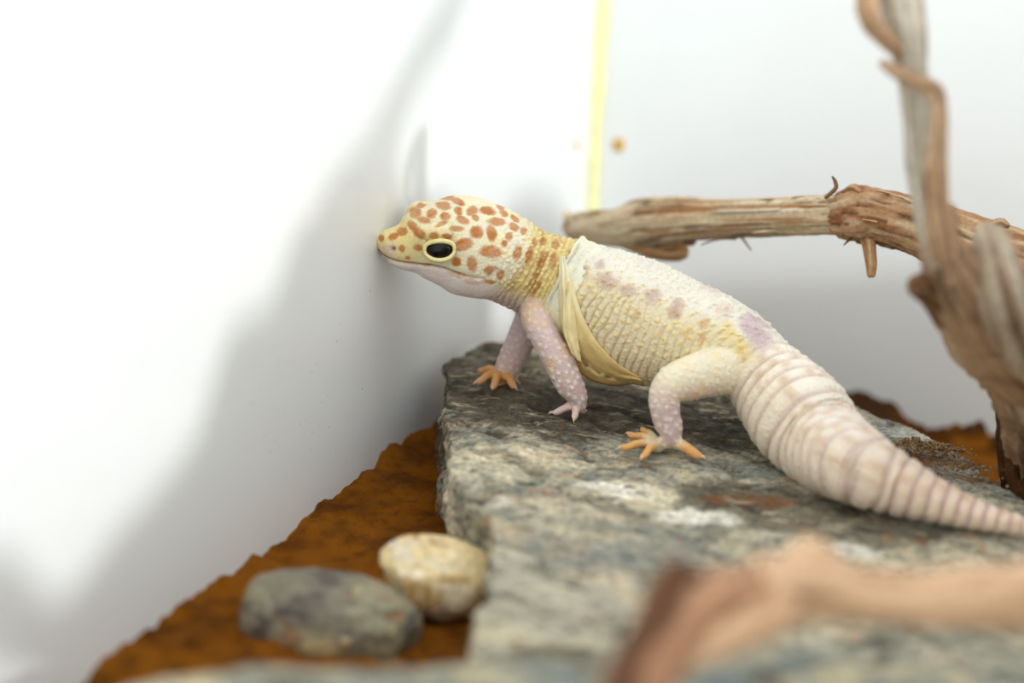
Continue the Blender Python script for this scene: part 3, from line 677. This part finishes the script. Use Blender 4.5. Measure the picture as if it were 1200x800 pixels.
# the far side mirrors the near side through the animal's own plane of symmetry
vm = v-2*(np.sum(q*NN[ib], 1))[:, None]*NN[ib]
far = (~facing)
pe = np.where(far[:, None], project(vm), pr)
hx = (X_ < 620)
md = np.where(hx, polyd(pe[:, 0], pe[:, 1], ML), 99)
mfade = sm(585, 505, pe[:, 0])
disp -= 0.06*np.exp(-(md/1.9)**2)*head*(.35+.65*mfade)
nd_ = np.where(hx, np.hypot((pe[:, 0]-460.5), (pe[:, 1]-291.5)), 99); disp -= 0.10*np.exp(-(nd_/2.8)**2)
EL = np.array([(573, 324), (577, 320), (581, 315)]); ed_ = np.where(hx, polyd(pe[:, 0], pe[:, 1], EL), 99); disp -= 0.06*np.exp(-(ed_/2.4)**2)
setv(gme, v+n*disp[:, None])
# --- colour
cr = np.tile(lin((238, 231, 208)), (NV, 1))
nz = fbm(v, 1.2, 4, 2); nz2 = fbm(v, 3.0, 3, 7)
# torso
ct = np.tile(lin((226, 212, 174)), (NV, 1))
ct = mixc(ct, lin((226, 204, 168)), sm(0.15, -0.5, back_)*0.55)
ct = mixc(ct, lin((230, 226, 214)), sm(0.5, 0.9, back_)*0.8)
ct = mixc(ct, lin((236, 208, 124)), tb1*tbm*0.75*sm(0.98, 0.7, back_)*sm(-.4, .05, back_))
ct = mixc(ct, lin((160, 112, 90)), crease*wmask*0.9*(0.5+0.5*sm(-.1, .3, nz)))
ct = mixc(ct, lin((164, 104, 70)), crease*wmask*0.55*sm(0.1, -0.5, back_))
# neck
cn = np.tile(lin((222, 198, 134)), (NV, 1))
cn = mixc(cn, lin((206, 188, 180)), sm(0.05, -0.45, back_)*0.85)
cn = mixc(cn, lin((166, 104, 44)), sm(0.0, 0.3, fbm(np.stack([A_*4, th_*1.4, 0*A_], 1), 1.0, 3, 11))*0.75*sm(-.35, .1, back_))
cn = mixc(cn, lin((244, 230, 150)), tub(.17, .16, A_, Bc, .055, .3, .85, 31)*0.8*sm(-.5, .0, back_))
cn = mixc(cn, lin((150, 100, 62)), ncrease*0.35)
# head
ch = np.tile(lin((234, 226, 196)), (NV, 1))
ch = mixc(ch, lin((232, 206, 110)), np.clip(sm(500, 465, pe[:, 0])*0.75+0.8*np.exp(-(((pe[:, 0]-505)/26)**2+((pe[:, 1]-283)/22)**2)), 0, 1)*0.8)
ch = mixc(ch, lin((240, 218, 138)), sm(0.0, 0.4, nz2)*0.35)
mly = np.interp(pe[:, 0], ML[:, 0], ML[:, 1])
jaw = sm(-1.5, 3.5, pe[:, 1]-mly-np.clip((pe[:, 0]-560)*0.35, 0, 30))
ch = mixc(ch, lin((242, 228, 222)), jaw*0.95)
ch = mixc(ch, lin((222, 196, 184)), 0.75*np.exp(-(((pe[:, 0]-456)/10)**2+((pe[:, 1]-293)/9)**2)))
SPOTS = [ # x, y, half lengths px, angle
 (522,231,11,3.2,8),(536,236,8,3.5,25),(520,241,8,4.5,8),(537,247,5,4,40),(506,250,6,5,-40),(522,254,5.5,5,-20),(553,247,5,6.5,60),(557,255,5,3,45),
 (571.5,247,9,4.6,12),(542,258,7.5,4,25),(518,262,8,2.4,-22),(535,268,9,3.2,3),(558,272,7.2,7,30),(576,273,5,8.5,-12),(581,260,10.5,4.2,6),(602,266,5.5,4.2,50),
 (613,271,3.2,4.2,0),(596,277,4,4.5,30),(591,285,3.4,4,20),(543,287,11,6.6,-16),(575,295,12,6.2,5),(535,306,5,5,30),(553,309,5,8.5,-12),(573,316,5.5,4.6,-35),
 (490,290,6,3.8,5),(471,291,3.6,4,0),(471,271,6,4.6,-15),(461,277,6,4,-30),(483,264,6,4.5,40),(491,273,8,5,45),(509,276,5,3.8,0),(524,277,6,3.2,10),
 (487,249,6,6.5,-60),(494,240,6,3.2,-25),(478,302,3,2,10),(536,322,10,2.6,14),(553,330,9,3,10),(590,250,5,3.2,40),(603,257,6,3,40),(586,243,5,3,35),(497,258,8,3.5,10),
 (606,296,5,8,10),(620,300,4,10,15),(634,304,4,9,15),(648,306,4,9,10),(650,287,4,5,0),(637,283,3,4,0),(626,284,3,5,0),(500,311,5,1.6,0),(572,330,8,3,0),(586,322,4,6,20),(447,279,3,4,0)]
sp = np.zeros(NV); wob = 0.8*fbm(v, 4.0, 4, 19, .9)
for x, y, a, b, an in SPOTS:
    c0, s0 = math.cos(math.radians(an)), math.sin(math.radians(an))
    dx, dy = pe[:, 0]-x, pe[:, 1]-y
    k = ((dx*c0+dy*s0)/(a*1.08))**2+((-dx*s0+dy*c0)/(b*1.08))**2+wob
    sp = np.maximum(sp, np.where(X_ < 668, sm(1.6, 0.5, k), 0))
hs = mixc(ch, lin((192, 122, 58)), sp*(.82+.15*sm(-.3, .3, nz2))*(1-jaw*0.6))
hs = mixc(hs, lin((158, 84, 32)), sp*sm(0.05, .4, nz2)*0.35)
cn = mixc(cn, lin((168, 92, 34)), sp*0.6)
hs = mixc(hs, lin((104, 70, 66)), np.exp(-(md/1.15)**2)*(.15+.65*mfade))
hs = mixc(hs, lin((52, 28, 36)), np.exp(-(nd_/2.5)**2)*0.95)
hs = mixc(hs, lin((176, 128, 120)), np.exp(-(ed_/2.2)**2)*0.6)
# tail
tl = np.tile(lin((238, 224, 200)), (NV, 1))
tl = mixc(tl, lin((226, 196, 180)), sm(930, 1080, X_)*0.45)
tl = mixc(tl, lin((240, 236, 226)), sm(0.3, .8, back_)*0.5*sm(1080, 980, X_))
tl = mixc(tl, lin((196, 162, 158)), furrow*0.65)
tsp = tub(.46, .55, seg*.46, Bc, .15, .2, .7, 12)
tl = mixc(tl, lin((196, 150, 104)), np.clip(tsp*1.3, 0, 1)*0.45*sm(-.1, .25, back_))
tl = mixc(tl, lin((164, 116, 112)), sm(1030, 1130, X_)*furrow*sm(-.5, .2, back_)*0.75)
# blend along the spine
cr = mixc(ct, tl, tail); cr = mixc(cr, cn, sm(662, 650, X_)); cr = mixc(cr, hs, sm(608, 586, X_-6*np.sin(th_*2)))
BLOT = [ # body blotches x, y, rx, ry, angle, colour, weight
 (683,318,6,9,20,(176,140,140),.6),(703,311,5,5,0,(186,154,152),.5),(712,330,12,8,15,(178,138,130),.6),(736,340,11,8,20,(180,142,138),.6),(765,348,10,10,-50,(178,136,124),.6),
 (793,362,8,11,20,(172,126,112),.65),(825,380,5,8,20,(206,150,90),.6),(835,338,14,6,20,(214,188,180),.6),(848,362,8,7,0,(216,186,170),.5),(888,392,13,21,-22,(192,166,170),.85),(875,378,9,9,0,(198,174,178),.7),
 (760,312,16,6,14,(216,204,198),.4),(870,412,9,12,-20,(228,200,108),.5),(858,395,8,10,-20,(232,210,134),.5),(852,384,6,8,0,(234,206,120),.5),(990,440,14,8,50,(206,180,176),.6),
 (745,370,5,8,20,(190,130,84),.45),(775,388,4,8,20,(186,140,110),.45),(805,392,6,8,20,(222,190,120),.5),(822,396,4,6,20,(206,148,84),.6)]
for x, y, a, b, an, colr, w in BLOT:
    c0, s0 = math.cos(math.radians(an)), math.sin(math.radians(an)); dx, dy = pe[:, 0]-x, pe[:, 1]-y
    k = ((dx*c0+dy*s0)/a)**2+((-dx*s0+dy*c0)/b)**2+1.7*fbm(v, 3, 4, x, .7)
    cr = mixc(cr, lin(colr), np.where((legw < .5) & (X_ > 655), w*sm(2.2, -.1, k), 0))
# limbs
cl = np.tile(lin((212, 186, 182)), (NV, 1))
nfm = (names == 'near_fore')
warm = np.where(nfm, sm(0.30, 0.08, np.abs(bt-0.25))*0.8+0.7*np.exp(-((bt-.52)/.06)**2)*sm(0, .3, nz2+.2), 0)
cl = mixc(cl, lin((222, 186, 112)), warm*sm(-.3, .5, nz2)*.7)
hind = (names == 'near_hind') | (names == 'far_hind')
cl = mixc(cl, lin((232, 222, 192)), np.where(hind, sm(.62, .40, bt), 0))
cl = mixc(cl, lin((222, 190, 178)), np.where(hind, sm(.35, .6, nz+.3)*sm(.62, .4, bt)*sm(0.1, -.4, (v-np.array(LIMBS['near_hind'][2][:3]))[:, 2]), 0)*0.7)
cl = mixc(cl, lin((230, 196, 132)), np.where(hind & (bt < .5), sm(.0, .4, nz2)*.4, 0))
cl = mixc(cl, lin((246, 238, 232)), tb3*0.85*np.where(hind, .25+.75*sm(.4, .6, bt), .35+.65*sm(.35, .6, bt)))
ffm = (names == 'far_fore'); cl = mixc(cl, lin((222, 158, 78)), np.where(ffm, np.maximum(sm(.72, .98, bt), toew), 0)*.95)
cl = mixc(cl, lin((226, 184, 150)), np.where(ffm, sm(.3, .7, bt), 0)*.4)
cl = mixc(cl, lin((224, 164, 84)), np.where(hind, toew*sm(.0, .45, bt), 0)*.9)
cl = mixc(cl, lin((232, 216, 178)), np.where(hind, np.maximum(sm(.82, .97, bt)*(1-toew), toew*sm(.35, .0, bt)), 0)*.7)
cl = mixc(cl, lin((232, 200, 190)), np.where(nfm, np.maximum(toew, sm(.85, .95, bt)), 0)*.6)
cr = mixc(cr, cl, legw)
cr *= (1+0.05*nz2)[:, None]
gb = np.array([*SC[np.argmin(np.abs(SX-770))][:2], SLAB_Z])
setcol(gme, np.clip(cr, 0, 1))
setv(gme, (getv(gme)-gb)*CM); gme.shade_smooth(); gme.name = 'body'
gk = empty('gecko', gb, 'cream leopard-patterned gecko shedding its skin, snout pressed to the white wall', 'gecko')
obj('body', gme, MAT['skin'], gk)

# eyes, lids
def eye(c, out_, fwd, name_lab=True):
    out_ = out_/np.linalg.norm(out_); fwd = fwd-out_*(fwd@out_); fwd /= np.linalg.norm(fwd); up = np.cross(out_, fwd)
    if up[2] < 0: up = -up
    V, F = ball(c, (.40, .33, .30), (fwd, up, out_))
    e = obj('eye', mesh('eye', V, F, base=gb), MAT['eye'], gk); e['label'] = 'glossy dark brown eye'
    def lid(sign, name):
        n = 30; pts = []
        for k in range(n):
            a = math.pi*k/(n-1)
            x = math.cos(a)*.40; y = sign*math.sin(a)*(.30 if sign > 0 else .285)
            if sign > 0: y = math.sin(a)**.75*.235
            zz = .30*math.sqrt(max(0, 1-(x/.47)**2-(y/.42)**2))
            pts.append((*(c+fwd*x+up*y+out_*(zz+.01)), .038+.020*math.sin(a)+(.012 if sign > 0 else 0)))
        V, F, *_ = tube(pts, 50, 14); obj(name, mesh(name, V, F, base=gb), MAT['lid'], e)['label'] = 'pale cream eyelid rim'
    lid(1, 'upper_eyelid'); lid(-1, 'lower_eyelid')
cdir = (CAM-EYE)/np.linalg.norm(CAM-EYE)
eo = NN[ei]*0.80+UU[ei]*0.45; 
eye(EYE+cdir*0.14, eo*0.6+cdir*0.55, -T[ei])
fo_ = far_eye-(-NN[ei])*0.0
eye(SC[ei]-NN[ei]*(eN_n-0.02)+UU[ei]*(eN_u-.22), -NN[ei]*0.9+UU[ei]*0.35, -T[ei])
# claws
for k, lst in TOES.items():
    for L in lst:
        e = L[-1, :3]; dr_ = L[-1, :3]-L[-2, :3]; dr_ /= np.linalg.norm(dr_)
        V, F, *_ = tube([(*e, .045), (*(e+dr_*.08+np.array([0, 0, .01])), .032), (*(e+dr_*.15-np.array([0, 0, .035])), .008)], 8, 8)
        obj('claw', mesh('claw', V, F, base=gb), MAT['claw'], gk)

# loose shed skin: a collar ring standing off the shoulders, and the slack flap under the belly
def sheet(name, xs, lo, hi, offf, colf, label, nth=120, nx=40):
    """open sheet wrapped round the torso; xs(th)->(x0,x1)"""
    V = []; F = []; C = []
    for j in range(nth+1):
        th = lo+(hi-lo)*j/nth; x0, x1 = xs(th)
        for k in range(nx+1):
            f = k/nx; x = x0+(x1-x0)*f; fi = np.interp(x, SX, np.arange(NS)); i = int(fi); fr_ = fi-i
            Cc = SC[i]*(1-fr_)+SC[min(i+1, NS-1)]*fr_
            w, h = np.interp(x, SX, wv), np.interp(x, SX, hv); o_ = offf(th, f)
            V.append(Cc + NN[i]*se(np.cos(th), .93)*(w+o_)+UU[i]*se(np.sin(th), .93)*(h+o_)); C.append(colf(th, f))
    for j in range(nth):
        for k in range(nx):
            a = j*(nx+1)+k; F.append([a, a+1, a+nx+2, a+nx+1])
    me = mesh(name, V, F, np.array(C), gb)
    o = obj(name, me, MAT['shed'], gk); o['label'] = label
    md_ = o.modifiers.new('thick', 'SOLIDIFY'); md_.thickness = 0.00022; md_.offset = 0
    return o
nn = lambda a, b=0.0, s=1.0: float(fbm(np.array([[a*s, b*s, 3.1]]), 1.0, 3)[0])
L1 = lambda c: lin(c)
sheet('shed_collar', lambda th: (652+5*nn(th*3, 1)+3*nn(th*9, 2)+3*max(0, -math.sin(th)), 690+8*nn(th*2, 5)), -1.35, 4.3,
      lambda th, f: 0.015+0.16*(1-f)**2.2*(0.7+0.5*nn(th*4, f*2))+0.03*nn(th*2, f*5)+0.02*math.sin(f*18+2*nn(th*3)),
      lambda th, f: L1((238, 230, 200))*(1-max(0, -math.sin(th))**.8)+L1((226, 190, 112))*max(0, -math.sin(th))**.8, 'translucent whitish collar of loose shedding skin')
UPC, _ = crspline([(662, 300), (672, 335), (684, 372), (700, 400), (722, 424), (750, 442)], 60)
LOC, _ = crspline([(656, 300), (655, 340), (657, 380), (664, 412), (684, 440), (714, 451), (754, 448)], 60)
V, F, C = [], [], []
for k in range(60):
    pu, _i = surf(UPC[k, 0], UPC[k, 1], 0.03)
    if pu is None: pu = P(UPC[k, 0], UPC[k, 1], 47.3)
    pl_, _i = surf(LOC[k, 0], LOC[k, 1], 0.10)
    if pl_ is None: pl_ = P(LOC[k, 0], LOC[k, 1], 47.0)
    for j in range(15):
        f = j/14; b_ = math.sin(f*math.pi); qx = UPC[k]*(1-f)+LOC[k]*f
        p, _i = surf(qx[0], qx[1], 0.05+0.05*f)
        if p is None: p = pu*(1-f)+pl_*f
        p = p+(CAM-p)/np.linalg.norm(CAM-p)*(0.12*b_+0.06*math.sin(f*14+3*nn(k*.08))*b_+0.03*nn(k*.2, j*.4))
        V.append(p); C.append(mixc(mixc(lin((244, 232, 196)), lin((234, 204, 140)), min(1, k/34)), lin((216, 174, 104)), min(1, max(0, 0.35+0.6*nn(k*.1, j*.5)+.3*f))*min(1, k/30)))
for k in range(59):
    for j in range(14): a = k*15+j; F.append([a, a+1, a+16, a+15])
o = obj('shed_flap', mesh('shed_flap', V, F, np.clip(np.array(C), 0, 1), gb), MAT['shed'], gk); o['label'] = 'slack golden flap of shed skin hanging under the chest'
md_ = o.modifiers.new('thick', 'SOLIDIFY'); md_.thickness = 0.0003; md_.offset = 0
# ragged tongue of skin by the foreleg
V, F = [], []
tongue = [(668, 330, 46.25, 5), (667, 360, 46.05, 7), (668, 385, 46.0, 8), (671, 402, 46.0, 7), (675, 415, 46.0, 5), (679, 423, 46.0, 2.0)]
TT, _t = crspline(tongue, 40)
for k, (x, y, d, w) in enumerate(TT):
    for j in range(9):
        s_ = j/8*2-1; V.append(P(x+s_*w+1.2*nn(k*.2, j), y+1.5*s_, d-0.06*math.cos(s_*4)+0.05*nn(k*.3, j*.5)))
for k in range(39):
    for j in range(8): a = k*9+j; F.append([a, a+1, a+10, a+9])
o = obj('shed_strip', mesh('shed_strip', V, F, np.tile(lin((236, 212, 156)), (len(V), 1)), gb), MAT['shed'], gk); o['label'] = 'ragged yellowish strip of shed skin beside the foreleg'
md_ = o.modifiers.new('thick', 'SOLIDIFY'); md_.thickness = 0.0003; md_.offset = 0

# ------------------------------------------------------------------ small things
V, F = [], []
for k in range(70):
    x, y = (RNG.normal(372, 45), RNG.normal(480, 50)) if k < 50 else (RNG.uniform(240, 420), RNG.uniform(360, 560))
    p = on_wall(x, y, 'L'); r_ = RNG.uniform(.008, .022); k0 = len(V)
    V += (p+np.array([(1, 0, 0), (-1, 0, 0), (0, 1, 0), (0, -1, 0), (0, 0, 1), (0, 0, -1)])*r_*RNG.uniform(.6, 1.4, (6, 3))).tolist()
    F += [[k0+i for i in f] for f in [(0, 2, 4), (2, 1, 4), (1, 3, 4), (3, 0, 4), (2, 0, 5), (1, 2, 5), (3, 1, 5), (0, 3, 5)]]
obj('sand_specks', mesh('sand_specks', V, F, np.tile(lin((190, 150, 96)), (len(V), 1)), smooth=False), MAT['sand'], kind='stuff', label='tiny sand specks stuck to the shaded left wall', cat='sand')
def dab(px, py, side, r, label, seed):
    N = NL if side == 'L' else NR; p = on_wall(px, py, side); n3 = np.array([*N, 0]); t3 = np.array([-N[1], N[0], 0])
    V, F = ball(p-n3*0.02, (r, r*1.15, r*.45), (t3, np.array([0, 0, 1.]), n3))
    V = V+0.2*r*fbm(V, 6/r*.2, 3, seed)[:, None]*(V-p)/r
    o = obj('glue_dab', mesh('glue_dab', V, F, base=p), MAT['dab'], label=label, cat='dab'); o.location = Vector(p*CM)
dab(676, 171, 'L', .17, 'small faint amber glue dab on the left of the yellow corner seam', 1)
dab(725, 170, 'R', .26, 'larger amber glue dab on the back wall right of the yellow seam', 2)
dab(663, 254, 'L', .24, 'olive amber glue dab on the wall behind the end of the branch', 3)
def crumbs(name, spots, label, colA, colB, smin, smax, ground):
    V, F, C = [], [], []
    oc = np.array([(1, 0, 0), (-1, 0, 0), (0, 1, 0), (0, -1, 0), (0, 0, 1), (0, 0, -1)], float)
    of = [(0, 2, 4), (2, 1, 4), (1, 3, 4), (3, 0, 4), (2, 0, 5), (1, 2, 5), (3, 1, 5), (0, 3, 5)]
    for px, py, rx, ry, cnt, hh in spots:
        c = onz(px, py, ground)
        for _ in range(cnt):
            a, b = RNG.normal(0, .5, 2); s = RNG.uniform(smin, smax)
            p = np.array([c[0]+a*rx, c[1]+b*ry, ground+s*.3+hh*max(0, 1-(a*a+b*b))*RNG.random()])
            k = len(V); V += (p+oc*s*RNG.uniform(.6, 1.2, (6, 3))).tolist(); F += [[k+i for i in f] for f in of]
            C += [mixc(lin(colA), lin(colB), RNG.random())]*6
    b = np.array([*onz(*spots[0][:2], ground)[:2], ground])
    o = obj(name, mesh(name, V, F, np.array(C), b, smooth=False), MAT['sand'], kind='stuff', label=label, cat='sand'); o.location = Vector(b*CM)
crumbs('sand_crumbs', [(1095, 528, .9, .45, 500, .22), (1070, 522, .4, .3, 160, .25), (1135, 548, .8, .35, 200, .08), (1120, 560, 1.2, .6, 70, .02)], 'crumbs of brown sand heaped on the slab behind the tail', (150, 104, 62), (196, 168, 130), .018, .06, SLAB_Z+.05)
crumbs('sand_crumbs', [(660, 497, .25, .2, 12, .02), (690, 475, .4, .3, 12, .02), (580, 475, .4, .3, 8, .02), (765, 545, 1.0, .4, 14, .02), (880, 583, .9, .3, 90, .05)], 'scattered orange sand grains on the slab near the feet', (176, 104, 36), (150, 84, 34), .015, .035, SLAB_Z+.06)
